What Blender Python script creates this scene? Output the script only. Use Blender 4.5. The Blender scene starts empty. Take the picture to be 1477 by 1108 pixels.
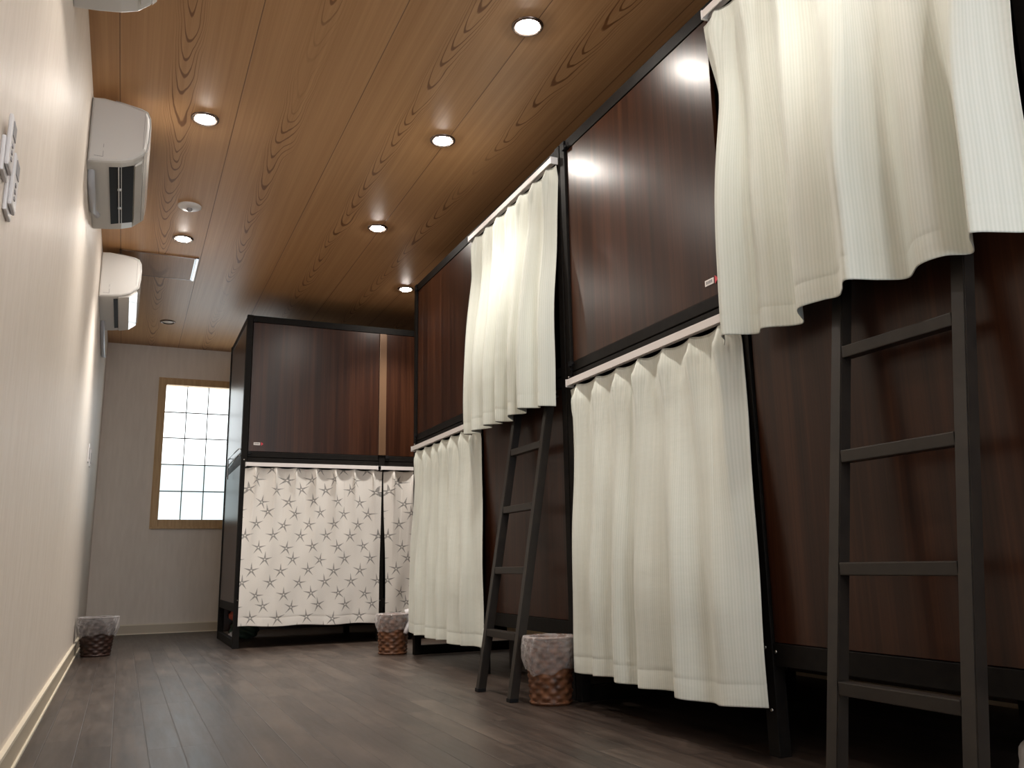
import bpy, bmesh, math, random
from mathutils import Vector, Matrix
random.seed(7)
SC = bpy.context.scene
COL = SC.collection
PI = math.pi

# ---------------------------------------------------------------- constants (metres)
WALL_X, END_Y, CEIL = -0.236, 7.82, 2.40
RIGHT_X, BACK_Y = 2.74, -1.6
FRONT = 1.562                       # plane of the row of bunks
BOARD = 0.4545

# ---------------------------------------------------------------- node helper
class N:
    """small expression wrapper over shader math nodes"""
    def __init__(s, nt, sock): s.nt, s.s = nt, sock
    def _m(s, op, *a):
        n = s.nt.nodes.new('ShaderNodeMath'); n.operation = op
        for i, v in enumerate((s,) + a):
            if isinstance(v, N): s.nt.links.new(v.s, n.inputs[i])
            else: n.inputs[i].default_value = float(v)
        return N(s.nt, n.outputs[0])
    def __add__(s, o): return s._m('ADD', o)
    __radd__ = __add__
    def __sub__(s, o): return s._m('SUBTRACT', o)
    def __mul__(s, o): return s._m('MULTIPLY', o)
    __rmul__ = __mul__
    def __truediv__(s, o): return s._m('DIVIDE', o)
    def neg(s): return s._m('MULTIPLY', -1.0)
    def rsub(s, c): return s.neg() + c
    def sin(s): return s._m('SINE')
    def cos(s): return s._m('COSINE')
    def abs(s): return s._m('ABSOLUTE')
    def floor(s): return s._m('FLOOR')
    def frac(s): return s._m('FRACT')
    def sqrt(s): return s._m('SQRT')
    def pow(s, e): return s._m('POWER', e)
    def lt(s, o): return s._m('LESS_THAN', o)
    def gt(s, o): return s._m('GREATER_THAN', o)
    def mn(s, o): return s._m('MINIMUM', o)
    def mx(s, o): return s._m('MAXIMUM', o)
    def atan2(s, o): return s._m('ARCTAN2', o)
    def step(s, a, b):
        n = s.nt.nodes.new('ShaderNodeMapRange'); n.interpolation_type = 'SMOOTHSTEP'
        s.nt.links.new(s.s, n.inputs[0]); n.inputs[1].default_value = a; n.inputs[2].default_value = b
        return N(s.nt, n.outputs[0])

def material(name, rough=0.5, color=(0.5, 0.5, 0.5), spec=0.5, metal=0.0, coat=0.0):
    m = bpy.data.materials.new(name); m.use_nodes = True
    nt = m.node_tree; b = nt.nodes['Principled BSDF']
    b.inputs['Base Color'].default_value = (*color, 1)
    b.inputs['Roughness'].default_value = rough
    b.inputs['Specular IOR Level'].default_value = spec
    b.inputs['Metallic'].default_value = metal
    b.inputs['Coat Weight'].default_value = coat
    return m, nt, b

def obj_xyz(nt):
    tc = nt.nodes.new('ShaderNodeTexCoord'); sp = nt.nodes.new('ShaderNodeSeparateXYZ')
    nt.links.new(tc.outputs['Object'], sp.inputs[0])
    return tc.outputs['Object'], [N(nt, sp.outputs[i]) for i in range(3)]
def uv_xy(nt):
    tc = nt.nodes.new('ShaderNodeTexCoord'); sp = nt.nodes.new('ShaderNodeSeparateXYZ')
    nt.links.new(tc.outputs['UV'], sp.inputs[0])
    return N(nt, sp.outputs[0]), N(nt, sp.outputs[1])
def comb(nt, x, y, z):
    c = nt.nodes.new('ShaderNodeCombineXYZ')
    for i, v in enumerate((x, y, z)):
        if isinstance(v, N): nt.links.new(v.s, c.inputs[i])
        else: c.inputs[i].default_value = v
    return c.outputs[0]
def noise(nt, vec, scale=1.0, detail=3.0, rough=0.5):
    n = nt.nodes.new('ShaderNodeTexNoise'); nt.links.new(vec, n.inputs['Vector'])
    n.inputs['Scale'].default_value = scale; n.inputs['Detail'].default_value = detail
    n.inputs['Roughness'].default_value = rough
    return N(nt, n.outputs['Fac'])
def white(nt, vec):
    n = nt.nodes.new('ShaderNodeTexWhiteNoise'); n.noise_dimensions = '3D'
    nt.links.new(vec, n.inputs['Vector']); return N(nt, n.outputs['Value'])
def ramp(nt, f, stops):
    r = nt.nodes.new('ShaderNodeValToRGB'); nt.links.new(f.s, r.inputs[0])
    el = r.color_ramp.elements
    while len(el) < len(stops): el.new(0.5)
    for e, (p, c) in zip(el, stops): e.position = p; e.color = (*c, 1)
    return r.outputs[0]
def mix(nt, f, a, b):
    n = nt.nodes.new('ShaderNodeMix'); n.data_type = 'RGBA'
    nt.links.new(f.s, n.inputs[0])
    for i, c in ((6, a), (7, b)):
        if isinstance(c, tuple): n.inputs[i].default_value = (*c, 1)
        else: nt.links.new(c, n.inputs[i])
    return n.outputs[2]
def bump(nt, b, h, strength=0.3, dist=0.01):
    n = nt.nodes.new('ShaderNodeBump'); nt.links.new(h.s, n.inputs['Height'])
    n.inputs['Strength'].default_value = strength; n.inputs['Distance'].default_value = dist
    nt.links.new(n.outputs[0], b.inputs['Normal'])

# ---------------------------------------------------------------- materials
M = {}
def make_materials():
    # wallpaper
    m, nt, b = material('wallpaper', 0.62, spec=0.25)
    v, (x, y, z) = obj_xyz(nt)
    n = noise(nt, comb(nt, x * 8, y * 8, z * 1.3), 4, 4)
    nt.links.new(ramp(nt, n, [(0.3, (0.73, 0.655, 0.575)), (0.7, (0.79, 0.715, 0.635))]), b.inputs['Base Color'])
    bump(nt, b, noise(nt, comb(nt, x * 60, y * 60, z * 18), 3, 3), 0.25, 0.003)
    nt.links.new(noise(nt, comb(nt, x * 30, y * 30, z * 8), 3, 2).__mul__(0.5).__add__(0.26).s, b.inputs['Roughness'])
    M['wall'] = m
    # ceiling boards with cathedral grain, boards run along Y
    m, nt, b = material('ceiling_boards', 0.42, spec=0.35)
    v, (x, y, z) = obj_xyz(nt)
    t = (x + 0.137 + BOARD * 20) / BOARD
    k = t.floor(); u = t.frac() - 0.5
    rnd = white(nt, comb(nt, k, 3.0, 0.0))
    wob = noise(nt, comb(nt, x * 2.5, y * 0.9 + rnd * 30, 0.0), 1.6, 2)
    wob2 = noise(nt, comb(nt, x * 14, y * 3 + rnd * 9, 0.0), 1.5, 2)
    uu = u + (wob - 0.5) * 0.20 + (rnd - 0.5) * 0.10
    ph = y * 1.0 + rnd * 7 + uu * uu * 34 + (wob2 - 0.5) * 0.10 + (wob - 0.5) * 0.5
    big = (ph * 44.0 + noise(nt, comb(nt, 0.0, ph * 2.4, k), 1, 1) * 14).sin()
    line = big.step(0.66, 0.98) * uu.abs().step(0.18, 0.04)
    mod = noise(nt, comb(nt, k, ph * 0.55, 0.0), 1.0, 1).step(0.30, 0.46)
    line = line * (mod * 0.85 + 0.15)
    fine = noise(nt, comb(nt, x * 90, y * 0.9, k), 1.6, 3)
    fine2 = noise(nt, comb(nt, x * 26, y * 0.35, k), 1.6, 2)
    base = ramp(nt, fine * 0.5 + fine2 * 0.5, [(0.32, (0.42, 0.225, 0.098)), (0.68, (0.53, 0.305, 0.146))])
    c1 = mix(nt, line * 0.88, base, (0.17, 0.066, 0.020))
    seam = u.abs().step(0.4935, 0.4975)
    c2 = mix(nt, seam * 0.75, c1, (0.12, 0.05, 0.02))
    nt.links.new(c2, b.inputs['Base Color'])
    bump(nt, b, seam.neg() + fine * 0.05, 0.4, 0.002)
    M['ceiling'] = m
    # floor planks along Y
    m, nt, b = material('floor_vinyl_planks', 0.36, spec=0.45)
    v, (x, y, z) = obj_xyz(nt)
    W, Ln = 0.092, 0.92
    t = (x + 10.02) / W; r = t.floor(); fx = t.frac()
    off = white(nt, comb(nt, r, 1.0, 0.0))
    s = (y + 20 + off * Ln) / Ln; c = s.floor(); fy = s.frac()
    rnd = white(nt, comb(nt, r, c, 2.0))
    streak = noise(nt, comb(nt, x * 30, y * 2.2 + rnd * 20, rnd * 5), 1.2, 4, 0.6)
    blot = noise(nt, comb(nt, x * 5 , y * 1.9, rnd), 1.6, 4, 0.6)
    f = streak * 0.38 + blot * 0.50 + rnd * 0.12
    base = ramp(nt, f, [(0.30, (0.020, 0.0135, 0.0105)), (0.50, (0.048, 0.033, 0.0255)), (0.72, (0.105, 0.077, 0.060))])
    gap = (fx - 0.5).abs().step(0.478, 0.494).mx((fy - 0.5).abs().step(0.4965, 0.4992))
    nt.links.new(mix(nt, gap * 0.65, base, (0.018, 0.012, 0.010)), b.inputs['Base Color'])
    nt.links.new((streak * 0.22 + 0.27).s, b.inputs['Roughness'])
    bump(nt, b, gap.neg() + streak * 0.25, 0.35, 0.0015)
    M['floor'] = m
    # dark bunk laminate: grain along Z
    for nm, lo, mid, hi in (('dark_laminate', (0.0120, 0.0040, 0.0021), (0.030, 0.0098, 0.0044), (0.058, 0.0205, 0.0088)),):
        m, nt, b = material(nm, 0.30, spec=0.36)
        v, (x, y, z) = obj_xyz(nt)
        g = noise(nt, comb(nt, (x + y) * 16, (x - y) * 3, z * 0.30), 1.5, 4, 0.6)
        g2 = noise(nt, comb(nt, (x + y) * 90, (x - y) * 9, z * 1.2), 1.5, 3, 0.6)
        nt.links.new(ramp(nt, g * 0.7 + g2 * 0.3, [(0.33, lo), (0.50, mid), (0.68, hi)]), b.inputs['Base Color'])
        M['laminate'] = m
    M['frame'], nt, b = material('black_brown_frame', 0.55, (0.012, 0.010, 0.009), 0.12)
    v, (x, y, z) = obj_xyz(nt)
    nt.links.new(ramp(nt, noise(nt, v, 40, 3), [(0.3, (0.0055, 0.0045, 0.004)), (0.7, (0.010, 0.008, 0.0065))]), b.inputs['Base Color'])
    M['bronze'] = material('brown_strip', 0.30, (0.16, 0.09, 0.05), 0.6, 0.3)[0]
    M['black'] = material('black_plastic', 0.6, (0.004, 0.004, 0.005), 0.2)[0]
    M['ladder'], nt, b = material('ladder_dark_steel', 0.36, (0.028, 0.021, 0.016), 0.5)
    v, _ = obj_xyz(nt)
    nt.links.new(ramp(nt, noise(nt, v, 25, 3), [(0.3, (0.013, 0.010, 0.008)), (0.7, (0.021, 0.016, 0.012))]), b.inputs['Base Color'])
    M['bolt'] = material('bolt_steel', 0.25, (0.35, 0.33, 0.30), 0.5, 1.0)[0]
    M['rail'] = material('white_rail', 0.4, (0.74, 0.70, 0.68))[0]
    M['ac_white'] = material('aircon_white_plastic', 0.28, (0.72, 0.71, 0.69), 0.5, 0, 0.2)[0]
    M['ac_gloss'] = material('aircon_gloss_panel', 0.12, (0.74, 0.73, 0.70), 0.5, 0, 0.5)[0]
    M['white_plastic'] = material('white_plastic', 0.35, (0.72, 0.70, 0.70))[0]
    M['base'] = material('baseboard_cream', 0.45, (0.52, 0.44, 0.33))[0]
    M['base_lip'] = material('baseboard_lip', 0.35, (0.78, 0.70, 0.56))[0]
    M['grey_line'] = material('grey_print', 0.6, (0.30, 0.29, 0.30))[0]
    M['label'] = material('white_sticker', 0.5, (0.80, 0.76, 0.74))[0]
    M['red'] = material('red_sticker', 0.5, (0.62, 0.05, 0.07))[0]
    M['alu'] = material('aluminium_frame', 0.28, (0.60, 0.62, 0.64), 0.5, 0.9)[0]
    M['ring'] = material('downlight_ring', 0.25, (0.16, 0.12, 0.10), 0.5, 0.9)[0]
    M['reflector'] = material('downlight_reflector', 0.25, (0.55, 0.50, 0.44), 0.5, 0.6)[0]
    M['bulb_off'] = material('unlit_lens', 0.4, (0.62, 0.52, 0.42))[0]
    M['mattress'] = material('mattress_fabric', 0.9, (0.30, 0.28, 0.26))[0]
    M['pale_board'] = material('pale_wood', 0.5, (0.55, 0.42, 0.24))[0]
    M['crate'] = material('dark_crate', 0.6, (0.035, 0.03, 0.028))[0]
    M['pinkish'] = material('salmon_fabric', 0.7, (0.72, 0.16, 0.10))[0]
    M['greenish'] = material('dark_green_bag', 0.5, (0.04, 0.07, 0.05))[0]
    M['drain'] = material('drain_hose_grey', 0.35, (0.55, 0.56, 0.60))[0]
    # light window frame wood
    m, nt, b = material('pale_window_wood', 0.5, spec=0.3)
    v, (x, y, z) = obj_xyz(nt)
    g = noise(nt, comb(nt, x * 40, y * 40, z * 3), 1.5, 3)
    nt.links.new(ramp(nt, g, [(0.3, (0.48, 0.31, 0.15)), (0.7, (0.60, 0.41, 0.22))]), b.inputs['Base Color'])
    M['wood_pale'] = m
    M['muntin'] = material('window_lattice', 0.6, (0.16, 0.15, 0.12))[0]
    # lamps, daylit panes, glowing pane of the added fill window
    for nm, colr, st in (('lamp_glow', (1.0, 0.935, 0.855), 115.0), ('frosted_pane', (0.90, 0.97, 1.0), 1.1), ('frosted_pane_low', (0.80, 0.96, 1.0), 0.42), ('fill_pane', (0.78, 0.88, 1.0), 2.2)):
        m, nt, b = material(nm, 0.5, (0.7, 0.75, 0.78) if 'pane' in nm else (1, 1, 1))
        b.inputs['Emission Color'].default_value = (*colr, 1); b.inputs['Emission Strength'].default_value = st
        M[nm] = m
    # striped cream curtain fabric
    m, nt, b = material('striped_cream_fabric', 0.88, spec=0.12)
    u, w = uv_xy(nt)
    st = (u * (2 * PI / 0.0085)).sin() * 0.5 + 0.5
    st2 = (u * (2 * PI / 0.034)).sin() * 0.5 + 0.5
    weave = noise(nt, comb(nt, u * 240, w * 160, 0.0), 1.5, 2)
    f = st * 0.55 + st2 * 0.2 + weave * 0.25
    nt.links.new(ramp(nt, f, [(0.15, (0.60, 0.625, 0.56)), (0.85, (0.68, 0.695, 0.635))]), b.inputs['Base Color'])
    wr = noise(nt, comb(nt, u * 3, w * 9, 0.0), 1.5, 3)
    bump(nt, b, st * 0.12 + wr * 1.4, 0.35, 0.004)
    b.inputs['Sheen Weight'].default_value = 0.15
    M['curtain'] = m
    # starfish curtain fabric
    m, nt, b = material('starfish_print_fabric', 0.9, spec=0.1)
    u, w = uv_xy(nt)
    total = None; hole = None
    CW, CH = 0.182, 0.305
    for j, o in enumerate((0.85, 0.41, 0.10, 0.57)):
        cu = u / CW - o + 20.5; cv = w / CH - j * 0.25 + 20.5
        iu, iv = cu.floor(), cv.floor()
        rr = white(nt, comb(nt, iu, iv, j + 0.5))
        r2 = white(nt, comb(nt, iu, iv, j + 7.5))
        px = (cu.frac() - 0.5) * CW + (r2 - 0.5) * 0.012
        py = (cv.frac() - 0.5) * CH + (rr - 0.5) * 0.016
        rad = (px * px + py * py).sqrt()
        ang = px.atan2(py.neg()) + (rr - 0.5) * 0.45
        wedge = (ang * (5 / (2 * PI)) + 10.5).frac() - 0.5
        la = wedge * (2 * PI / 5)
        across = rad * la.sin().abs(); along = rad * la.cos()
        R = 0.050 + 0.004 * r2
        arm = (across - (R - along) * 0.135 ).step(0.0012, -0.0006) * along.lt(R)
        tex = noise(nt, comb(nt, px * 300, py * 300, rr * 9), 1.0, 2).step(0.34, 0.52)
        arm = arm * (tex * 0.5 + 0.5)
        hc = rad.step(0.0058, 0.0040)
        arm = arm * hc.rsub(1.0)
        total = arm if total is None else total.mx(arm)
    weave = noise(nt, comb(nt, u * 240, w * 160, 0.0), 1.5, 2)
    base = ramp(nt, weave, [(0.3, (0.70, 0.665, 0.62)), (0.7, (0.76, 0.725, 0.68))])
    nt.links.new(mix(nt, total * 0.86, base, (0.16, 0.155, 0.15)), b.inputs['Base Color'])
    bump(nt, b, noise(nt, comb(nt, u * 4, w * 7, 0.0), 1.5, 3), 0.3, 0.004)
    M['starfish'] = m
    # woven basket
    for nm, a, c in (('wicker', (0.045, 0.018, 0.009), (0.21, 0.085, 0.038)), ('dark_wicker', (0.018, 0.009, 0.007), (0.05, 0.022, 0.015))):
        m, nt, b = material(nm, 0.45, spec=0.4)
        v, (x, y, z) = obj_xyz(nt)
        nt.links.new(ramp(nt, noise(nt, v, 35, 2), [(0.30, a), (0.75, c)]), b.inputs['Base Color'])
        M[nm] = m
    # thin clear plastic bag
    m = bpy.data.materials.new('clear_plastic_bag'); m.use_nodes = True; nt = m.node_tree
    b = nt.nodes['Principled BSDF']; out = nt.nodes['Material Output']
    b.inputs['Base Color'].default_value = (0.78, 0.74, 0.74, 1); b.inputs['Roughness'].default_value = 0.22
    b.inputs['Coat Weight'].default_value = 0.6
    tr = nt.nodes.new('ShaderNodeBsdfTransparent'); mx = nt.nodes.new('ShaderNodeMixShader')
    lw = nt.nodes.new('ShaderNodeLayerWeight'); lw.inputs[0].default_value = 0.42
    f = N(nt, lw.outputs['Facing']) * 0.60 + 0.15
    nt.links.new(f.s, mx.inputs[0]); nt.links.new(tr.outputs[0], mx.inputs[1]); nt.links.new(b.outputs[0], mx.inputs[2])
    nt.links.new(mx.outputs[0], out.inputs['Surface'])
    v, (x, y, z) = obj_xyz(nt)
    cr = noise(nt, v, 26, 4, 0.6)
    bump(nt, b, (cr - 0.5).abs().neg(), 1.0, 0.03)
    M['bag'] = m
    m, nt, b = material('white_bag', 0.35, (0.72, 0.70, 0.72)); M['bag_white'] = m
make_materials()

# ---------------------------------------------------------------- mesh helpers
def link(name, bm, mat, parent=None, smooth=False):
    me = bpy.data.meshes.new(name); bm.normal_update(); bm.to_mesh(me); bm.free()
    if smooth:
        for p in me.polygons: p.use_smooth = True
    me.materials.append(M[mat] if isinstance(mat, str) else mat)
    o = bpy.data.objects.new(name, me); COL.objects.link(o)
    if parent: o.parent = parent
    return o
def tag(o, label=None, cat=None, group=None, kind=None):
    if label: o['label'] = label
    if cat: o['category'] = cat
    if group: o['group'] = group
    if kind: o['kind'] = kind
    return o
def empty(name, loc, label, cat, group=None, rz=0):
    o = bpy.data.objects.new(name, None); COL.objects.link(o); o.location = loc
    o.rotation_euler = (0, 0, rz); o.empty_display_size = 0.1
    return tag(o, label, cat, group)
def box(bm, x0, x1, y0, y1, z0, z1, bev=0.0):
    vs = [bm.verts.new(p) for p in ((x0,y0,z0),(x1,y0,z0),(x1,y1,z0),(x0,y1,z0),(x0,y0,z1),(x1,y0,z1),(x1,y1,z1),(x0,y1,z1))]
    fs = [bm.faces.new([vs[i] for i in q]) for q in ((3,2,1,0),(4,5,6,7),(0,1,5,4),(1,2,6,5),(2,3,7,6),(3,0,4,7))]
    if bev:
        es = list({e for f in fs for e in f.edges})
        bmesh.ops.bevel(bm, geom=es, offset=bev, segments=2, affect='EDGES', profile=0.6)
def bx(name, dims, mat, parent=None, bev=0.0):
    bm = bmesh.new(); box(bm, *dims, bev=bev)
    return link(name, bm, mat, parent)
def lathe(bm, prof, seg=32, c=(0, 0, 0), close=True):
    rings = []
    for r, z in prof:
        rings.append([bm.verts.new((c[0] + r * math.cos(2*PI*i/seg), c[1] + r * math.sin(2*PI*i/seg), c[2] + z)) for i in range(seg)])
    for a, b in zip(rings, rings[1:]):
        for i in range(seg):
            bm.faces.new((a[i], a[(i+1) % seg], b[(i+1) % seg], b[i]))
    return rings
def prism(bm, pts, y0, y1, inset=0.0):
    """closed XZ outline swept along Y with softly shrunk ends"""
    cx = sum(p[0] for p in pts) / len(pts); cz = sum(p[1] for p in pts) / len(pts)
    rings = []
    stations = [(y0, inset), (y0 + inset * 0.35, inset * 0.35), (y0 + inset * 1.2, 0), (y1 - inset * 1.2, 0), (y1 - inset * 0.35, inset * 0.35), (y1, inset)] if inset else [(y0, 0), (y1, 0)]
    for y, s in stations:
        ring = []
        for (x, z) in pts:
            d = Vector((x - cx, z - cz)); L = d.length
            f = (L - s) / L
            ring.append(bm.verts.new((cx + d.x * f, y, cz + d.y * f)))
        rings.append(ring)
    n = len(pts)
    for a, b in zip(rings, rings[1:]):
        for i in range(n): bm.faces.new((a[i], a[(i+1) % n], b[(i+1) % n], b[i]))
    bm.faces.new(rings[0][::-1]); bm.faces.new(rings[-1])
    bmesh.ops.recalc_face_normals(bm, faces=bm.faces[:])
def tube(bm, pts, r, seg=8):
    pts = [Vector(p) for p in pts]; rings = []
    for i, p in enumerate(pts):
        d = (pts[min(i+1, len(pts)-1)] - pts[max(i-1, 0)]).normalized()
        a = d.orthogonal().normalized(); b = d.cross(a)
        rr = r[i] if isinstance(r, (list, tuple)) else r
        rings.append([bm.verts.new(p + a * rr * math.cos(2*PI*k/seg) + b * rr * math.sin(2*PI*k/seg)) for k in range(seg)])
    for a, b in zip(rings, rings[1:]):
        best = min(range(seg), key=lambda s: sum((a[i].co - b[(i+s) % seg].co).length for i in range(seg)))
        for i in range(seg): bm.faces.new((a[i], a[(i+1) % seg], b[(i+1+best) % seg], b[(i+best) % seg]))
    bm.faces.new(rings[0][::-1]); bm.faces.new(rings[-1])
    bmesh.ops.recalc_face_normals(bm, faces=bm.faces[:])

# ---------------------------------------------------------------- the room
def struct(name, o): o.name = name; o['kind'] = 'structure'; return o
T = 0.12
struct('floor', bx('floor', (WALL_X - T, RIGHT_X + T, BACK_Y - T, END_Y + T, -0.1, 0.0), 'floor'))
struct('ceiling', bx('ceiling', (WALL_X - T, RIGHT_X + T, BACK_Y - T, END_Y + T, CEIL, CEIL + 0.1), 'ceiling'))
struct('wall_left', bx('wall_left', (WALL_X - T, WALL_X, BACK_Y, END_Y, 0.0, CEIL), 'wall'))
struct('wall_right', bx('wall_right', (RIGHT_X, RIGHT_X + T, BACK_Y, END_Y, 0.0, CEIL), 'wall'))
bm = bmesh.new()
bx0, bx1, bz0, bz1 = 0.10, 1.90, 0.60, 2.10
box(bm, WALL_X - T, bx0, BACK_Y - T, BACK_Y, 0, CEIL); box(bm, bx1, RIGHT_X + T, BACK_Y - T, BACK_Y, 0, CEIL)
box(bm, bx0, bx1, BACK_Y - T, BACK_Y, 0, bz0); box(bm, bx0, bx1, BACK_Y - T, BACK_Y, bz1, CEIL)
struct('wall_back', link('wall_back', bm, 'wall'))
wb = bpy.data.objects.new('fill_window', None); COL.objects.link(wb); wb.location = (bx0, BACK_Y, bz0); wb['kind'] = 'structure'  # unseen window added behind the camera to give fill light
bm = bmesh.new(); W2, H2 = bx1 - bx0, bz1 - bz0
box(bm, 0, .05, -.08, .02, 0, H2, .003); box(bm, W2 - .05, W2, -.08, .02, 0, H2, .003); box(bm, .05, W2 - .05, -.08, .02, 0, .05, .003); box(bm, .05, W2 - .05, -.08, .02, H2 - .05, H2, .003)
link('window_frame', bm, 'wood_pale', wb)
bx('pane', (.05, W2 - .05, -.06, -.054, .05, H2 - .05), 'fill_pane', wb)
# end wall with a window opening
wx0, wx1, wz0, wz1 = 0.195, 1.245, 0.855, 2.115
bm = bmesh.new()
box(bm, WALL_X - T, wx0 + .02, END_Y, END_Y + T, 0, CEIL); box(bm, wx1 - .02, RIGHT_X + T, END_Y, END_Y + T, 0, CEIL)
box(bm, wx0 + .02, wx1 - .02, END_Y, END_Y + T, 0, wz0 + .02); box(bm, wx0 + .02, wx1 - .02, END_Y, END_Y + T, wz1 - .02, CEIL)
struct('wall_end', link('wall_end', bm, 'wall'))
# window: wooden frame, panes, lattice
win = bpy.data.objects.new('window_1', None); COL.objects.link(win); win.location = (wx0, END_Y, wz0); win['kind'] = 'structure'
W_, H_ = wx1 - wx0, wz1 - wz0
bm = bmesh.new()
fw = 0.05
box(bm, 0, fw, -0.022, 0.07, 0, H_, 0.003); box(bm, W_ - fw, W_, -0.022, 0.07, 0, H_, 0.003)
box(bm, fw, W_ - fw, -0.022, 0.07, H_ - fw, H_, 0.003); box(bm, fw, W_ - fw, -0.022, 0.07, 0, fw + .012, 0.003)
box(bm, -0.012, 0.008, -0.012, 0.0, -0.014, H_ + .012); box(bm, W_ - .008, W_ + .012, -0.012, 0.0, -0.014, H_ + .012)
box(bm, 0.008, W_ - .008, -0.012, 0.0, H_, H_ + .012); box(bm, 0.008, W_ - .008, -0.030, 0.0, -0.014, 0.004)
link('window_frame', bm, 'wood_pale', win)
zs = [0.932, 1.157, 1.384, 1.612, 1.835, 2.064]
zloc = [z - wz0 for z in zs]
link_b = bmesh.new(); box(link_b, fw, W_ - fw, 0.040, 0.046, zloc[2], zloc[-1] + .02); link('upper_pane', link_b, 'frosted_pane', win)
link_b = bmesh.new(); box(link_b, fw, W_ - fw, 0.040, 0.046, fw, zloc[2]); link('lower_pane', link_b, 'frosted_pane_low', win)
bm = bmesh.new()
for z in zloc[1:-1]: box(bm, fw, W_ - fw, 0.030, 0.039, z - .0045, z + .0045)
x = 0.245
while x < wx1 - .1:
    x += 0.1745
    if x < wx1 - .06: box(bm, x - wx0 - .0042, x - wx0 + .0042, 0.030, 0.038, fw, H_ - fw)
link('lattice', bm, 'muntin', win)
# baseboards
def baseboard(name, dims_main, dims_lip):
    o = bx(name, dims_main, 'base'); o['kind'] = 'structure'
    bx('baseboard_lip', dims_lip, 'base_lip', o)
    bm = None
baseboard('baseboard_left', (WALL_X, WALL_X + .010, BACK_Y, END_Y, 0, .074), (WALL_X, WALL_X + .013, BACK_Y, END_Y, .070, .080))
baseboard('baseboard_end', (WALL_X, RIGHT_X, END_Y - .010, END_Y, 0, .074), (WALL_X, RIGHT_X, END_Y - .013, END_Y, .070, .080))
baseboard('baseboard_right', (RIGHT_X - .010, RIGHT_X, BACK_Y, END_Y, 0, .074), (RIGHT_X - .013, RIGHT_X, BACK_Y, END_Y, .070, .080))
o = bx('trim_1', (WALL_X + .010, WALL_X + .016, BACK_Y, END_Y - .01, 0, .008), 'base_lip'); o['kind'] = 'structure'
o = bx('trim_2', (WALL_X + .016, RIGHT_X, END_Y - .016, END_Y - .010, 0, .008), 'base_lip'); o['kind'] = 'structure'

# ---------------------------------------------------------------- bunk units
def bolt_pair(parent, x, z, sx=1, sz=1):
    bm = bmesh.new()
    box(bm, x - .011, x + .011, -0.012, 0.0, z - .011, z + .011, 0.002)
    box(bm, x + sx * .016 - .004, x + sx * .016 + .004, -0.009, 0.0, z - .004, z + .004, 0.001)
    box(bm, x - .004, x + .004, -0.009, 0.0, z + sz * .022 - .004, z + sz * .022 + .004, 0.001)
    link('corner_catch', bm, 'black', parent)
def screw(parent, x, z):
    bm = bmesh.new(); r = lathe(bm, [(0.005, 0), (0.005, .003), (0.003, .0045), (0.0001, .0045)], 10)
    bmesh.ops.rotate(bm, verts=bm.verts[:], matrix=Matrix.Rotation(PI/2, 3, 'X'))
    bmesh.ops.translate(bm, verts=bm.verts[:], vec=(x, 0.0, z))
    link('screw', bm, 'bolt', parent, True)
TOP = 2.222
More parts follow.
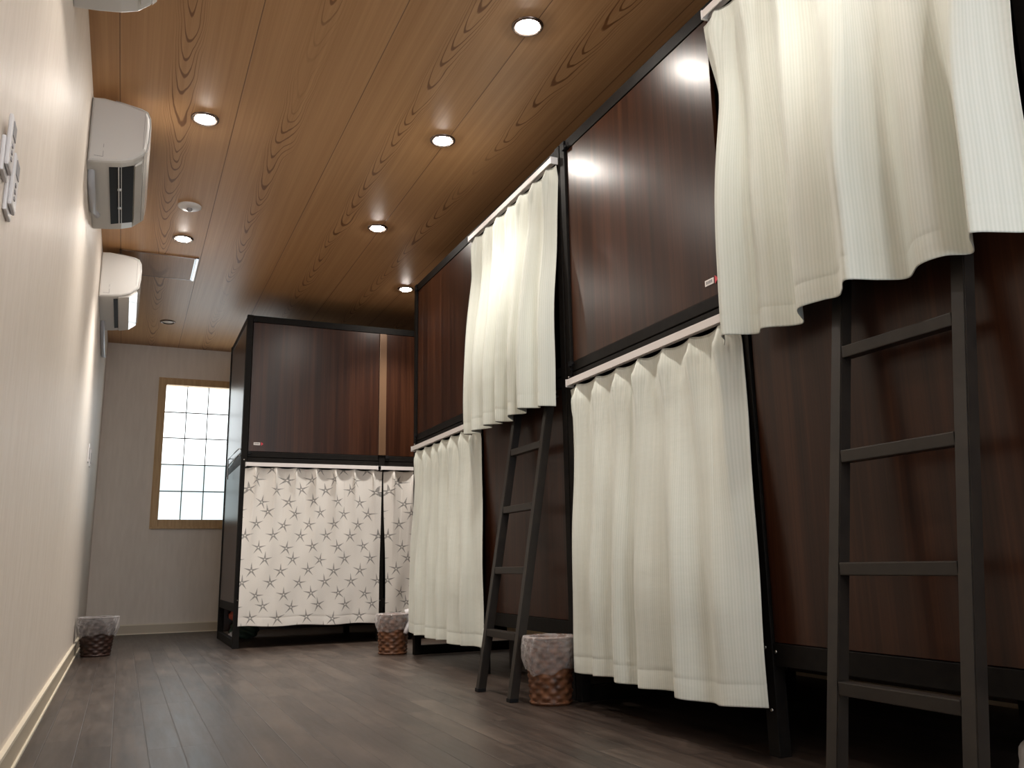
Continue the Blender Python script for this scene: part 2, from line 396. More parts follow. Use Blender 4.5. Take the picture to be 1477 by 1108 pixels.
def make_bunk(loc, rz, label, Lx, mid, upper, lower, group=None, sticker=None, rail_in=.055, up_end=None):
    """front faces -Y locally; mid = (x0, x1) of the centre post; upper/lower = list of filled bays (0 left, 1 right)"""
    t = empty('bunk_bed', loc, label, 'bunk bed', group, rz)
    P = 0.040; D = 1.0
    def part(n, d, m, bev=0.0): return bx(n, d, m, t, bev)
    for (a, b) in ((0, P), (Lx - P, Lx)):
        for (c, d) in ((0, P), (D - P, D)):
            part('post', (a, b, c, d, 0, TOP), 'frame', .002)
    part('post', (mid[0], mid[1], 0.002, P, 0, TOP - .046), 'frame', .002)
    part('post', (mid[0], mid[1], D - P, D - .002, 0, TOP - .046), 'frame', .002)
    f0 = 0.006
    part('top_rail', (P, Lx - P, f0, P - .004, TOP - .046, TOP), 'frame', .002)
    for i, (z0, z1) in enumerate(((1.236, 1.273), (1.190, 1.232))):
        for (a, b) in ((P, mid[0]), (mid[1], Lx - P)):
            part('middle_rail', (a, b, f0 + .002 * i, P - .004, z0, z1), 'frame', .002)
    for (a, b) in ((P, mid[0]), (mid[1], Lx - P)):
        part('lower_rail', (a, b, f0, P - .004, 0.226, 0.282), 'frame', .002)
    # side rails and panels
    for (a, b, w0, w1) in ((0.004, 0.034, 0.002, 0.016), (Lx - .034, Lx - .004, Lx - .016, Lx - .002)):
        part('side_rail', (a, b, P, D - P, 0.226, 0.282), 'frame', .002)
        part('side_rail', (a, b, P, D - P, 1.190, 1.273), 'frame', .002)
        part('side_rail', (a, b, P, D - P, TOP - .046, TOP), 'frame', .002)
        part('side_panel', (w0 + .004, w1 + .002, P, D - P, 0.282, 1.190), 'laminate')
        part('side_panel', (w0 + .004, w1 + .002, P, D - P, 1.273, TOP - .046), 'laminate')
        part('floor_rail', (a, b, P, D - P, 0.0, 0.052), 'frame', .002)
    part('back_panel', (P, Lx - P, D - .03, D - .012, 0.05, TOP - .01), 'laminate')  # lower edge extended near the floor to keep the space below dark
    part('roof_panel', (.036, Lx - .036, P - .002, D - P, TOP - .03, TOP - .012), 'laminate')
    part('bed_board', (.036, Lx - .036, P - .002, D - P, 0.236, 0.262), 'laminate')
    part('bed_board', (.036, Lx - .036, P - .002, D - P, 1.206, 1.250), 'laminate')
    # front panels
    def panel(bay, z0, z1):
        a, b = ((P + .004, mid[0] - .004) if bay == 0 else (mid[1] + .004, Lx - P - .004))
        if up_end and bay == 0 and z0 > 1: b = up_end
        part('front_panel', (a, b, .010, .026, z0, z1), 'laminate', .0015)
    for bay in upper: panel(bay, 1.275, TOP - .048)
    for bay in lower: panel(bay, 0.284, 1.188)
    # divider between the two pods of a level
    for (z0, z1) in ((0.262, 1.206), (1.25, TOP - .03)):
        part('divider_panel', (mid[0] + .012, mid[1] - .012, P, D - P, z0, z1), 'laminate')
    # curtain rails on open bays
    for bays, zr in ((upper, TOP - .052), (lower, 1.196)):
        for bay in (0, 1):
            if bay in bays: continue
            a, b = ((rail_in, mid[0] + .01) if bay == 0 else (mid[1] - .06, Lx - .012))
            bm = bmesh.new(); zt = zr
            box(bm, a, b, -.030, .006, zt - .005, zt, .001); box(bm, a, b, -.032, -.028, zt - .026, zt - .0005, .001)
            box(bm, a, b, -.008, -.004, zt - .022, zt - .005)
            link('curtain_rail', bm, 'rail', t)
            for e in (a - .002, b - .004): bx('rail_cap', (e, e + .006, -.034, .0, zt - .030, zt + .001), 'white_plastic', t, .001)
    for bay in upper:
        x = .050 if bay == 0 else mid[1] + .014
        bolt_pair(t, x, 1.262, 1, -1)
    bolt_pair(t, .050, TOP - .040, 1, 1)
    screw(t, .020, 1.215); screw(t, .020, .30); screw(t, mid[0] + .02, .27); screw(t, mid[0] + .02, 1.17); screw(t, mid[0] + .028, .115)
    screw(t, mid[1] + .018, .262)
    if sticker:
        sx, sz, s = sticker
        st = bx('number_sticker', (sx, sx + .042 * s, .0075, .0095, sz, sz + .0185 * s), 'label', t)
        st['label'] = 'small white sticker with grey print'
        bm = bmesh.new()
        for (a, b, c, d) in ((.006, .012, .005, .014), (.014, .018, .005, .014), (.020, .028, .005, .014), (.030, .036, .005, .014)):
            box(bm, sx + a * s, sx + b * s, .0068, .0076, sz + c * s, sz + d * s)
        link('print', bm, 'grey_line', st)
        bm = bmesh.new()
        a = sx + .049 * s; z = sz + .009 * s
        v = [bm.verts.new(p) for p in ((a, .0095, z - .013 * s), (a, .0095, z + .013 * s), (a + .015 * s, .0095, z), (a, .0075, z - .013 * s), (a, .0075, z + .013 * s), (a + .015 * s, .0075, z))]
        bm.faces.new((v[0], v[1], v[2])); bm.faces.new((v[5], v[4], v[3]))
        for i, j in ((0, 1), (1, 2), (2, 0)): bm.faces.new((v[i], v[i+3], v[j+3], v[j]))
        bmesh.ops.recalc_face_normals(bm, faces=bm.faces[:])
        r = link('arrow_sticker', bm, 'red', t); r['label'] = 'small red triangular arrow sticker'
    return t
bunkA = make_bunk((FRONT, 2.955, 0), -PI/2, 'dark brown two-level bunk nearest the camera, at the right edge of the photo', 2.005, (1.05, 1.092), (0,), (1,), 'two-level bunks in a row on the right', (0.908, 1.314, 1.0), up_end=.998)
bunkB = make_bunk((FRONT, 4.957, 0), -PI/2, 'dark brown two-level bunk in the middle, its far corner just hiding the starfish curtains', 1.995, (1.04, 1.080), (0,), (1,), 'two-level bunks in a row on the right', up_end=.99)
bunkC = make_bunk((0.677, 5.955, 0), 0, 'dark brown two-level bunk across the far end beside the window, starfish curtains below', 2.02, (0.944, 0.986), (0, 1), (), None, (0.078, 1.317, 1.0), rail_in=.03)
# strip over C's upper centre post, its reflection put into the lighter brown, swing rods on C's side
s = bx('cover_strip', (.938, .990, -.006, .009, 1.276, 2.170), 'bronze', bunkC, .002); s['label'] = 'vertical joint strip, its reflection painted as lighter brown'
for (za, zb, ya, yb) in ((1.296, 1.288, .66, .02), (1.222, 1.246, .62, .02)):
    bm = bmesh.new(); tube(bm, [(-.016, ya, za), (-.016, (ya + yb) / 2, (za + zb) / 2), (-.016, yb, zb), (0.003, yb, zb)], .0035)
    link('swing_rod', bm, 'alu', bunkC, True)
bm = bmesh.new(); tube(bm, [(0.004, .66, 1.30), (-.016, .655, 1.29), (-.018, .62, 1.222), (-.018, .60, 1.14)], .0035)
link('swing_rod', bm, 'alu', bunkC, True)
# mattresses inside the pods
def mattress(name_lbl, x0, x1, y0, y1, z, grp):
    bm = bmesh.new(); box(bm, -(x1-x0)/2, (x1-x0)/2, -(y1-y0)/2, (y1-y0)/2, 0, .09, .02)
    o = link('mattress', bm, 'mattress'); o.location = ((x0+x1)/2, (y0+y1)/2, z)
    tag(o, name_lbl, 'mattress', grp)

# ---------------------------------------------------------------- curtains
def catmull(P, n):
    pts = []
    m = len(P)
    for i in range(n):
        t = i / (n - 1) * (m - 1); k = min(int(t), m - 2); f = t - k
        p0, p1, p2, p3 = P[max(k-1, 0)], P[k], P[k+1], P[min(k+2, m-1)]
        pts.append(tuple(0.5 * ((2*p1[j]) + (-p0[j]+p2[j])*f + (2*p0[j]-5*p1[j]+4*p2[j]-p3[j])*f*f + (-p0[j]+3*p1[j]-3*p2[j]+p3[j])*f**3) for j in (0, 1)))
    return pts
def make_curtain(label, mat, group, hem, top_range, n_pleat, ztop, zhem, axis, front, slope=0.0, seed=1, sharp=1.0, rot_world=None, bulge=0.0, hemh=.055, fast=False):
    """hem: list of (along, outward) points; top_range: along start/end at the rail. axis 'Y' -> (front-out, along, z); 'X' -> (along, front-out, z)"""
    rnd = random.Random(seed)
    NU, NV = 44 * n_pleat + 1, 60
    hp = catmull(hem, NU)
    jit = [rnd.uniform(-.012, .012) for _ in range(n_pleat * 4 + 5)]
    amp = [rnd.uniform(.7, 1.25) for _ in range(n_pleat + 2)]
    bm = bmesh.new(); uvl = bm.loops.layers.uv.new('UVMap')
    width = sum(math.dist(a, b) for a, b in zip(hp, hp[1:]))
    us = [0.0]
    for a, b in zip(hp, hp[1:]): us.append(us[-1] + math.dist(a, b))
    a0, a1 = top_range
    grid = []
    zl = [0, .012, .025, .04, .055, .07, .085, .10, .13, .16, .20]
    H = ztop - zhem
    rest = [.20 + (H - .20 - .07) * k / (NV - 16) for k in range(1, NV - 15)]
    dz = zl + rest + [H - hemh - .004, H - hemh - .0015, H - hemh + .0015, H - hemh + .005, H - .02, H - .004, H]
    for d in dz:
        row = []
        s = min(max((d - .05) / (H * .75), 0), 1); s = s * s * (3 - 2 * s)
        s = .10 * min(d / .12, 1) + .90 * s
        for i in range(NU):
            f = i / (NU - 1); ph = f * n_pleat; k = int(min(ph, n_pleat - 1e-6)); t = ph - k
            al = a0 + (a1 - a0) * f
            pin = math.exp(-((t - .5) / .09) ** 2) * amp[k]
            body = .010 * math.cos(2 * PI * (t - .5)) * amp[k]
            tp = max(0, min(1, (d - .0) / .06)); dn = max(0, min(1, (d - .07) / .16))
            out = .012 + pin * (.018 * (.35 + .65 * tp) * (1 - dn) + .006 * dn) + body * (.25 + .75 * tp)
            # pinched pleat: fabric drawn in beside the pinch
            al += .018 * (1 - dn) * tp * math.sin(2 * PI * (t - .5)) * -1 * .8
            sag = .008 * (1 - math.exp(-((t - .5) / .22) ** 2)) * (1 - min(d / .15, 1))
            ha, ho = hp[i]
            sa = min(max((d - .03) / .34, 0), 1); sa = sa * sa * (3 - 2 * sa)
            sa = sa + (s - sa) * (min(1, f * 5) if fast else 1)
            A = al * (1 - sa) + ha * sa
            O = out * (1 - s) + ho * s
            O += .0035 * math.sin(A * 23 + d * 6 + seed) * math.sin(d * 9 + seed * 2 + f * 5) * min(d / .3, 1)
            O += bulge * math.sin(PI * min(d / H, 1)) 
            if abs(d - (H - hemh)) < .0016: O -= .0005
            z = ztop - d - sag
            z += (rnd.random() - .5) * 0 + .004 * math.sin(A * 17 + seed) * (d / H) + slope * (f - .5) * (d / H)
            # slight puckers near the pinch
            if .05 < d < .12: O += .004 * math.sin(t * 40 + seed) * math.exp(-((t - .5) / .16) ** 2)
            p = (front - O, A, z) if axis == 'Y' else (A, front - O, z)
            row.append((bm.verts.new(p), us[i], d))
        grid.append(row)
    for r0, r1 in zip(grid, grid[1:]):
        for i in range(NU - 1):
            q = (r0[i], r0[i+1], r1[i+1], r1[i])
            face = bm.faces.new([v[0] for v in q]); face.smooth = True
            for lp, v in zip(face.loops, q): lp[uvl].uv = (v[1], v[2])
    bmesh.ops.recalc_face_normals(bm, faces=bm.faces[:])
    o = link('curtain', bm, mat, None, True)
    sm = o.modifiers.new('thickness', 'SOLIDIFY'); sm.thickness = .0018; sm.offset = 0
    tag(o, label, 'curtain', group)
    return o
G1 = 'cream striped curtains on the row of bunks'
F = FRONT
up_hem = [(1.868, .078), (1.832, .104), (1.790, .140), (1.751, .060), (1.69, .089), (1.632, .042), (1.592, .050), (1.518, .134), (1.455, .118), (1.419, .100), (1.378, .130), (1.315, .184), (1.285, .120), (1.250, .074), (1.179, .122), (1.128, .114), (1.097, .068), (1.043, .142), (1.022, .150), (0.99, .070), (.968, .050)]
make_curtain('cream striped curtain at the upper right, the nearest and largest', 'curtain', G1, up_hem, (1.945, .962), 7, TOP - .080, 1.080, 'Y', F, seed=3, fast=True)
make_curtain('cream striped curtain on the upper opening of the middle bunk, above the far ladder', 'curtain', G1,
    [(3.815, .070), (3.785, .122), (3.715, .058), (3.649, .132), (3.566, .070), (3.522, .130), (3.459, .062), (3.398, .120), (3.345, .062), (3.234, .132), (3.175, .078), (3.088, .158), (3.040, .080), (2.985, .108), (2.962, .045)], (3.925, 2.972), 7, TOP - .080, 1.105, 'Y', F, seed=5)
make_curtain('cream striped curtain on the lower opening of the nearest bunk, beside the wicker bin', 'curtain', G1,
    [(2.845, .045), (2.798, .086), (2.700, .066), (2.632, .104), (2.552, .068), (2.477, .110), (2.412, .064), (2.335, .112), (2.19, .082), (2.112, .134), (2.02, .080), (1.945, .110), (1.880, .085), (1.835, .045)], (2.905, 1.885), 7, 1.166, .125, 'Y', F, seed=8)
make_curtain('cream striped curtain on the lower opening of the middle bunk, left of the far ladder', 'curtain', G1,
    [(4.93, .030), (4.80, .030), (4.70, .070), (4.60, .035), (4.517, .065), (4.42, .030), (4.34, .07), (4.24, .035), (4.141, .080), (4.03, .05), (3.93, .088), (3.86, .04), (3.775, .034)], (4.90, 3.86), 7, 1.166, .125, 'Y', F, seed=11)
G2 = 'starfish curtains on the far bunk'
make_curtain('grey starfish print curtain, the wide left one below the far bunk panel', 'starfish', G2,
    [(.700, .035), (.76, .020), (.84, .032), (.92, .018), (.99, .030), (1.08, .018), (1.17, .030), (1.26, .018), (1.35, .030), (1.44, .018), (1.53, .030), (1.60, .02), (1.628, .020)], (.706, 1.642), 7, 1.168, .130, 'X', 5.955, slope=-.014, seed=14)
make_curtain('grey starfish print curtain, the narrow right one half hidden by the cream curtain', 'starfish', G2,
    [(1.672, .020), (1.74, .035), (1.82, .018), (1.92, .034), (2.02, .018), (2.14, .030), (2.26, .018), (2.38, .030), (2.48, .018), (2.60, .025)], (1.652, 2.66), 7, 1.168, .120, 'X', 5.955, seed=17)

# ---------------------------------------------------------------- ladders
def make_ladder(x0, k, yc, Wd, label):
    t = empty('ladder', (x0, yc, 0), label, 'ladder', 'ladders on the bunks')
    zt = 1.185
    for sgn in (1, -1):
        bm = bmesh.new()
        ya, yb = sorted((sgn * Wd, sgn * (Wd - .033)))
        z0, z1 = 0.004, zt
        vs = []
        for z in (z0, z1):
            for (dx, y) in ((0, ya), (.033, ya), (.033, yb), (0, yb)): vs.append(bm.verts.new((dx + k * z - (.0 if z else 0), y, z)))
        for q in ((0,1,2,3), (4,7,6,5), (0,4,5,1), (1,5,6,2), (2,6,7,3), (3,7,4,0)): bm.faces.new([vs[i] for i in q])
        bmesh.ops.recalc_face_normals(bm, faces=bm.faces[:])
        bmesh.ops.bevel(bm, geom=bm.edges[:], offset=.0025, segments=2, affect='EDGES')
        link('side_rail', bm, 'ladder', t)
        bm = bmesh.new(); box(bm, -.001, .034, ya - .001, yb + .001, 0, .014, .002); link('foot_cap', bm, 'black', t)
        bm = bmesh.new(); x = k * 1.17
        # hook over the bunk's rail
        box(bm, x + .028, 1.569 - x0, ya + .006, yb - .006, 1.155, 1.163); 
        link('hook', bm, 'ladder', t)
    for z in (.228, .473, .720, .965, 1.165):
        x = k * z
        bm = bmesh.new(); box(bm, x + .001, x + .033, -Wd + .033, Wd - .033, z - .014, z + .014, .0025)
        link('rung', bm, 'ladder', t)
    return t
make_ladder(1.36, .14, 1.313, .181, 'dark steel ladder leaning on the nearest bunk, below the large upper right curtain')
make_ladder(1.33, .165, 3.211, .174, 'dark steel ladder leaning on the middle bunk beside the wicker waste bin')

# ---------------------------------------------------------------- wicker waste bins
def make_bin(loc, label, mat, rb, rt, h, drop, seed, tail=None, rough=1.0):
    rnd = random.Random(seed)
    t = empty('waste_basket', loc, label, 'waste basket')
    seg, rows = 72, 66
    bm = bmesh.new(); rings = []
    strands = 18
    for j in range(rows + 1):
        f = j / rows; z = f * h
        r0 = rb + (rt - rb) * f
        course = int(f * 13); cf = f * 13 - course
        ring = []
        for i in range(seg):
            a = 2 * PI * i / seg
            w = math.sin(a * strands / 2 * 2 / 2 + PI * (course % 2)) * .0035 * math.sin(PI * min(cf, 1))
            r = r0 + w + .0016 * math.sin(PI * cf)
            ring.append(bm.verts.new((r * math.cos(a), r * math.sin(a), z)))
        rings.append(ring)
    for a, b in zip(rings, rings[1:]):
        for i in range(seg): bm.faces.new((a[i], a[(i+1) % seg], b[(i+1) % seg], b[i]))
    inner = lathe(bm, [(rt - .006, h), (rb - .006, .008), (.001, .008)], seg)
    for i in range(seg): bm.faces.new((rings[-1][i], rings[-1][(i+1) % seg], inner[0][(i+1) % seg], inner[0][i]))
    bm.faces.new(rings[0][::-1])
    link('woven_body', bm, mat, t, True)
    for (nm, r, z, tr) in (('rim', rt, h, .0055), ('base_band', rb, .008, .005)):
        bm = bmesh.new(); n1, n2 = 60, 8; rr = []
        for i in range(n1):
            a = 2 * PI * i / n1; q = tr * (1 + .18 * math.sin(a * 22))
            rr.append([bm.verts.new(((r + q * math.cos(2*PI*k/n2)) * math.cos(a), (r + q * math.cos(2*PI*k/n2)) * math.sin(a), max(0, z + q * math.sin(2*PI*k/n2)))) for k in range(n2)])
        for i in range(n1):
            a, b = rr[i], rr[(i+1) % n1]
            for k in range(n2): bm.faces.new((a[k], b[k], b[(k+1) % n2], a[(k+1) % n2]))
        link(nm, bm, mat, t, True)
    # liner: hangs outside, folds over the rim, drops inside
    seg = 96; prof = []
    ph = [rnd.uniform(0, 6.3) for _ in range(8)]
    bm = bmesh.new(); rings = []
    outs = 18
    for j in range(outs + 12):
        ring = []
        for i in range(seg):
            a = 2 * PI * i / seg
            n_ = (math.sin(a * 5 + ph[0]) + math.sin(a * 9 + ph[1] + j * .25) + .7 * math.sin(a * 17 + ph[2] - j * .5) + .6 * math.sin(a * 31 + ph[3] + j * .9)) / 3.3
            if j < outs:
                f = j / (outs - 1)                       # 0 at loose hem, 1 at rim
                low = drop * (1 + .10 * math.sin(a * 2 + ph[4]) + .05 * math.sin(a * 7 + ph[5]))
                z = h - low * (1 - f) + .006 * f
                r = rb + (rt - rb) * max(z, 0) / h + .008 + .010 * math.sin(PI * f) + n_ * (.0075 * rough) * (1 - .3 * f)
            else:
                f = (j - outs + 1) / 12
                z = h + .006 + (.010 * math.sin(PI * min(f * 2.4, 1)) + .004 * n_) - f * h * .55
                r = (rb + (rt - rb) * max(min(z, h), 0) / h) - .012 - .012 * f + n_ * .004
                if f < .1: z += .004 * rnd.random()
            ring.append(bm.verts.new((r * math.cos(a), r * math.sin(a), z)))
        rings.append(ring)
    for a, b in zip(rings, rings[1:]):
        for i in range(seg): bm.faces.new((a[i], a[(i+1) % seg], b[(i+1) % seg], b[i]))
    ln = link('bin_liner', bm, 'bag', t, True); ln['label'] = 'crumpled clear plastic liner folded over the rim'
    if tail:
        for pts, rad in tail:
            bm = bmesh.new(); tube(bm, pts, rad, 14)
            for v in bm.verts: v.co += Vector((rnd.uniform(-1, 1), rnd.uniform(-1, 1), rnd.uniform(-1, 1))) * .0022
            o = link('liner_knot', bm, 'bag_white', t, True); o['label'] = 'bunched white end of the plastic liner'
    return t
make_bin((1.458, 2.957, 0), 'brown wicker waste bin with clear liner, between the far ladder and a cream curtain', 'wicker', .074, .088, .232, .115, 4,
         tail=[([(-.030, .090, .190), (-.034, .130, .180), (-.048, .190, .172)], [.012, .017, .005])])
make_bin((1.475, 5.06, 0), 'brown wicker waste bin with a knotted white bag, before the starfish curtains', 'wicker', .080, .090, .222, .085, 9,
         tail=[([(.070, -.02, .225), (.095, -.03, .232), (.12, -.035, .205), (.150, -.04, .170)], [.022, .026, .030, .018]),
               ([(.075, -.045, .215), (.085, -.07, .185), (.065, -.085, .150), (.045, -.095, .120)], [.016, .015, .018, .012]),
               ([(.10, -.03, .215), (.15, -.035, .19), (.185, -.03, .150), (.20, -.02, .135)], [.018, .028, .026, .010])])
make_bin((-.112, 5.99, 0), 'very dark waste bin with clear liner by the left wall', 'dark_wicker', .080, .106, .225, .105, 13, rough=1.3)

# ---------------------------------------------------------------- air conditioners
prof_main = [(WALL_X + .001, 2.362), (-.194, 2.367), (-.12, 2.360), (-.052, 2.345), (-.030, 2.335), (-.020, 2.312), (-.016, 2.270), (-.017, 2.215), (-.024, 2.165), (-.034, 2.146), (-.068, 2.116), (-.112, 2.101), (-.170, 2.092), (WALL_X + .001, 2.086)]
def make_ac(y0, y1, label, open_flap):
    t = empty('air_conditioner', (0, y0, 0), label, 'air conditioner', 'air conditioners high on the left wall')
    L = y1 - y0
    bm = bmesh.new(); prism(bm, prof_main, 0, L, .012)
    link('body', bm, 'ac_white', t, False)
    # front cover plate following the front curve
    fr = [(-.150, 2.3665), (-.052, 2.350), (-.028, 2.340), (-.0145, 2.313), (-.0105, 2.270), (-.0115, 2.215), (-.019, 2.163), (-.031, 2.148), (-.024, 2.165), (-.017, 2.215), (-.016, 2.270), (-.020, 2.312), (-.030, 2.335), (-.052, 2.345)]
    bm = bmesh.new(); prism(bm, fr, .010, L - .010, 0)
    link('front_panel', bm, 'ac_gloss', t)
    if open_flap:
        # air outlet: dark recess between frames on the underside
        sl = [(-.157, 2.0945), (-.066, 2.1180), (-.066, 2.1130), (-.157, 2.0895)]
        bm = bmesh.new(); prism(bm, sl, .055, L - .09, 0); link('air_outlet', bm, 'black', t)
        bm = bmesh.new(); prism(bm, [(-.1235, 2.103), (-.1195, 2.104), (-.1195, 2.094), (-.1235, 2.093)], .055, L - .09, 0); link('louver', bm, 'ac_white', t)
        bm = bmesh.new()
        for y in (L * .35, L * .62): box(bm, -.126, -.112, y, y + .012, 2.092, 2.100, .001)
        link('louver_clip', bm, 'ac_white', t)
        bm = bmesh.new(); prism(bm, [(-.062, 2.118), (-.040, 2.137), (-.036, 2.130), (-.060, 2.110)], .05, L - .05, 0); link('flap', bm, 'ac_gloss', t)
    else:
        sl = [(-.155, 2.0945), (-.132, 2.0985), (-.132, 2.094), (-.155, 2.0895)]
        bm = bmesh.new(); prism(bm, sl, .06, L - .09, 0); link('air_outlet', bm, 'black', t)
        bm = bmesh.new(); prism(bm, [(-.128, 2.100), (-.075, 2.1125), (-.034, 2.146), (-.026, 2.140), (-.070, 2.104), (-.128, 2.092)], .02, L - .02, 0); link('flap', bm, 'ac_gloss', t)
    bm = bmesh.new()   # seam lines and small service cover on the near end
    box(bm, -.212, -.180, -.0008, .001, 2.110, 2.1115); box(bm, -.1805, -.179, -.0008, .001, 2.110, 2.135); box(bm, -.1805, -.179, -.0008, .001, 2.150, 2.165)
    box(bm, -.0375, -.0365, -.0008, .001, 2.17, 2.33)
    link('seam', bm, 'grey_line', t)
    return t
make_ac(3.53, 4.30, 'white wall air conditioner with open dark outlet, the middle and most complete', True)
make_ac(5.40, 6.22, 'white wall air conditioner farthest along the left wall, flap closed', False)
make_ac(1.70, 2.515, 'white wall air conditioner cut by the top edge of the photo', True)
def hose(label, pts, r):
    bm = bmesh.new(); tube(bm, pts, r, 12)
    o = link('drain_pipe_cover', bm, 'drain', None, True); tag(o, label, 'pipe')
    return o
hose('pale curved drain pipe cover on the wall beneath the middle air conditioner', [(-.222, 3.62, 2.10), (-.222, 3.66, 2.06), (-.220, 3.80, 2.035), (-.220, 3.93, 2.035), (-.214, 3.99, 2.05), (-.205, 4.01, 2.045)], [.012, .014, .014, .013, .012, .014])
hose('grey drain pipe cover on the wall below the farthest air conditioner', [(-.222, 5.95, 2.10), (-.222, 6.0, 2.06), (-.220, 6.2, 2.00), (-.220, 6.45, 1.97), (-.216, 6.60, 2.0)], [.012, .014, .014, .013, .013])

# ---------------------------------------------------------------- things on the left wall
def remote(y0, z0, z1, dy, th, label):
    t = empty('remote_control', (WALL_X, y0, z0), label, 'remote control', 'remote controls on the left wall')
    H = z1 - z0
    bx('holder', (0.0, th * .5, -.003, dy + .003, -.012, H * .55), 'white_plastic', t, .003)
    o = bx('remote_body', (th * .45, th, 0.0, dy, 0, H), 'white_plastic', t, .005)
    bm = bmesh.new(); box(bm, th, th + .0012, dy * .2, dy * .8, H * .62, H * .9, .0004); link('display', bm, 'grey_line', t)
    bm = bmesh.new()
    for k in range(3): box(bm, th, th + .0015, dy * .25, dy * .42, H * (.15 + .13 * k), H * (.21 + .13 * k))
    link('button', bm, 'grey_line', t)
remote(1.655, 1.135, 1.235, .060, .014, 'white remote control in a holder on the left wall, lower and right of two')
remote(1.575, 1.175, 1.270, .055, .014, 'white remote control in a holder at the left photo edge, higher of two')
for (y, label) in ((5.80, 'small switch plate far along the left wall, nearer of two'), (6.05, 'small switch plate far along the left wall, farther of two')):
    t = empty('switch_plate', (WALL_X, y, 1.20), label, 'light switch', 'switch plates far along the left wall')
    bx('plate', (0, .007, -.035, .035, -.05, .06), 'white_plastic', t, .002)
    bx('rocker', (.007, .011, -.016, .016, -.028, .038), 'grey_line', t, .001)

# ---------------------------------------------------------------- ceiling fittings
def downlight(x, y, label, lit=True, group='round downlights in the ceiling', power=13):
    t = empty('downlight', (x, y, CEIL), label, 'downlight', group)
    bm = bmesh.new(); lathe(bm, [(.044, -.001), (.046, -.0075), (.053, -.008), (.057, -.004), (.058, 0.0)], 40); link('trim_ring', bm, 'ring', t, True)
    bm = bmesh.new(); lathe(bm, [(.0445, -.0015), (.040, -.003), (.030, -.003)], 40); link('reflector', bm, 'reflector', t, True)
    bm = bmesh.new()
    pr = [(.036, -.002), (.0355, -.006), (.031, -.011), (.021, -.014), (.010, -.0155), (.0005, -.016)] if lit else [(.040, -.002), (.030, -.005), (.015, -.006), (.0005, -.006)]
    lathe(bm, pr, 32)
    link('lamp_bulb', bm, 'lamp_glow' if lit else 'bulb_off', t, True)
    if lit:
        L = bpy.data.lights.new('downlight_beam', 'SPOT'); L.energy = power; L.color = (1.0, .945, .875)
        L.spot_size = math.radians(105); L.spot_blend = 1.0; L.shadow_soft_size = .035
        lo = bpy.data.objects.new('downlight_beam', L); COL.objects.link(lo); lo.parent = t; lo.location = (0, 0, -.05)
G = 'round downlights in the ceiling'
downlight(.197, 3.62, 'lit downlight beside the middle air conditioner')
downlight(.197, 5.11, 'lit downlight between the smoke detector and the ceiling hatch', power=38)
downlight(.197, 6.985, 'unlit downlight nearest the end wall with the window', False)
downlight(1.208, 2.50, 'lit downlight nearest the camera, brightest at the top of the photo')
downlight(1.208, 3.42, 'lit downlight on a board seam, second from the camera in the right column')
downlight(1.208, 4.54, 'lit downlight on a board seam, third from the camera in the right column')
downlight(1.685, 5.55, 'lit downlight half way to the far bunk, close to the corner of the middle bunk', power=38)
for (x, y) in ((.197, 2.13), (1.208, 1.45), (.197, .6), (1.208, .1), (.9, -1.0)):
    downlight(x, y, 'downlight above and behind the camera, outside the photo', group='downlights outside the photo', power=5)
t = empty('smoke_detector', (.200, 4.61, CEIL), 'flat round white smoke detector on the ceiling between two left downlights', 'smoke detector')
bm = bmesh.new(); lathe(bm, [(.060, 0), (.060, -.006), (.052, -.012), (.030, -.014), (.018, -.015), (.0005, -.015)], 40); link('cover', bm, 'white_plastic', t, True)
bm = bmesh.new(); lathe(bm, [(.014, -.014), (.015, -.024), (.009, -.030), (.0005, -.031)], 20); link('sensor', bm, 'grey_line', t, True)
# hatch
t = empty('ceiling_hatch', (.083, 5.645, CEIL), 'square ceiling access hatch with metal edge beside the farthest air conditioner', 'ceiling hatch')
hx, hy = .225, .225
bm = bmesh.new()
box(bm, -hx, hx, -hy, -hy + .012, -.008, 0, .001); box(bm, -hx, hx, hy - .012, hy, -.008, 0, .001)
box(bm, -hx, -hx + .012, -hy, hy, -.008, 0, .001)
link('edge_frame', bm, 'bronze', t)
bx('metal_edge', (hx - .016, hx, -hy, hy, -.0085, 0), 'alu', t, .001)
m2, nt, b = material('hatch_board', .42, (.34, .18, .078), .35)
v, (x, y, z) = obj_xyz(nt)
f = noise(nt, comb(nt, x * 90, y * 0.9, 0.0), 1.6, 3)
u_ = x + (noise(nt, comb(nt, x * 2, y * 2, 0.0), 2, 2) - .5) * .08
ph = y * 9 + u_ * u_ * 500
ln_ = ph.sin().step(.7, 1.0) * u_.abs().step(.07, .03)
nt.links.new(mix(nt, ln_ * .5, ramp(nt, f, [(.3, (.30, .150, .062)), (.7, (.38, .205, .092))]), (.16, .066, .022)), b.inputs['Base Color'])
M['hatch'] = m2
bx('hatch_door', (-hx + .013, hx - .024, -hy + .014, hy - .014, -.007, -.001), 'hatch', t)
bx('inner_edge', (hx - .023, hx - .017, -hy + .014, hy - .014, -.0075, -.001), 'alu', t)

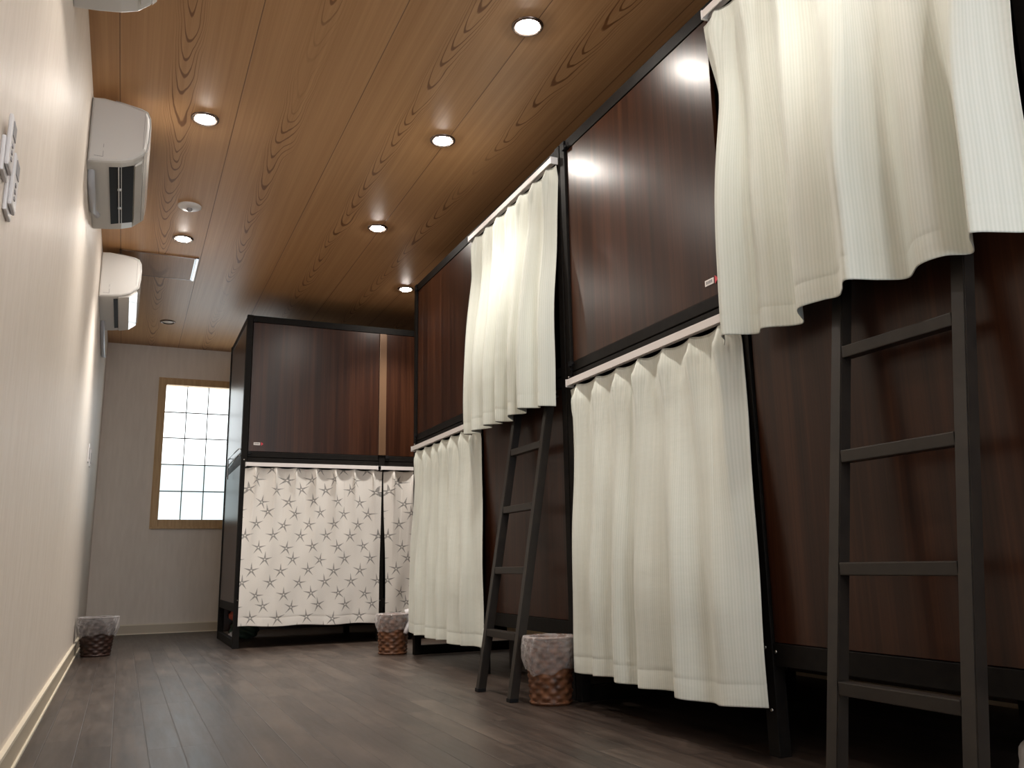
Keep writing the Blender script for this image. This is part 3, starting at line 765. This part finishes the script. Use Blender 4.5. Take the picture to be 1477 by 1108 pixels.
# ---------------------------------------------------------------- things stored under the bunks
t = empty('storage_crate', (1.92, 3.76, 0), 'low dark crate with a pale wooden lid under the middle bunk', 'storage crate')
bx('crate_body', (-.17, .17, -.24, .24, 0, .165), 'crate', t, .006)
bx('lid', (-.175, .175, -.25, .25, .166, .205), 'pale_board', t, .003)
def lump(name, label, cat, loc, size, mat, seed, amp=.18):
    rnd = random.Random(seed); bm = bmesh.new()
    bmesh.ops.create_icosphere(bm, subdivisions=4, radius=1)
    ph = [rnd.uniform(0, 6) for _ in range(6)]
    for v in bm.verts:
        c = v.co.normalized()
        n_ = math.sin(c.x * 4 + ph[0]) * math.sin(c.y * 5 + ph[1]) + .6 * math.sin(c.z * 9 + ph[2] + c.x * 6) + .35 * math.sin(c.y * 17 + ph[3]) * math.sin(c.x * 15 + ph[4])
        q = c * (1 + amp * n_ * .6)
        v.co = Vector((q.x * size[0], q.y * size[1], max(q.z, -.82) * size[2] + size[2] * .82))
    o = link(name, bm, mat, None, True); o.location = loc; tag(o, label, cat)
    return o
lump('cloth_bag', 'dark green bag stored under the far bunk below the salmon bundle', 'bag', (.86, 6.84, 0), (.10, .11, .070), 'greenish', 3)
lump('cloth_bundle', 'salmon pink rounded bundle seen through the side of the far bunk', 'bundle', (.80, 6.86, .129), (.055, .06, .042), 'pinkish', 5, .08)
lump('plastic_bag', 'small white plastic bag on the floor under the side of the far bunk', 'bag', (.748, 6.62, 0.0), (.026, .04, .034), 'bag_white', 6, .35)
lump('shopping_bag', 'pale bag at the lower right photo edge under the nearest bunk', 'bag', (1.735, 1.235, 0.0), (.085, .065, .092), 'bag_white', 8, .1)

# ---------------------------------------------------------------- world, camera, view
w = bpy.data.worlds.new('World'); SC.world = w; w.use_nodes = True
w.node_tree.nodes['Background'].inputs[0].default_value = (.75, .85, 1, 1); w.node_tree.nodes['Background'].inputs[1].default_value = .5
f_px, yaw, pitch, roll, ch = 1240.06, .4213, .2074, -.0183, .4945
cy, sy = math.cos(yaw), math.sin(yaw)
fwd = Vector((sy * math.cos(pitch), cy * math.cos(pitch), math.sin(pitch)))
r = Vector((cy, -sy, 0)); u = r.cross(fwd)
r2 = r * math.cos(roll) + u * math.sin(roll); u2 = -r * math.sin(roll) + u * math.cos(roll)
cam = bpy.data.cameras.new('camera'); co = bpy.data.objects.new('camera', cam); COL.objects.link(co)
cam.sensor_width = 36; cam.sensor_fit = 'HORIZONTAL'; cam.lens = 36 * f_px / 1477; cam.clip_start = .02
mt = Matrix.Identity(4)
for i in range(3): mt[i][0], mt[i][1], mt[i][2] = r2[i], u2[i], -fwd[i]
mt.translation = Vector((0, 0, ch)); co.matrix_world = mt
SC.camera = co
SC.view_settings.view_transform = 'Standard'; SC.view_settings.look = 'None'
SC.view_settings.gamma = 1; SC.view_settings.use_curve_mapping = False
SC.view_settings.exposure = 1.45
SC.cycles.use_denoising = True
SC.cycles.max_bounces = 12; SC.cycles.diffuse_bounces = 9; SC.cycles.transparent_max_bounces = 12
SC.cycles.sample_clamp_indirect = 6
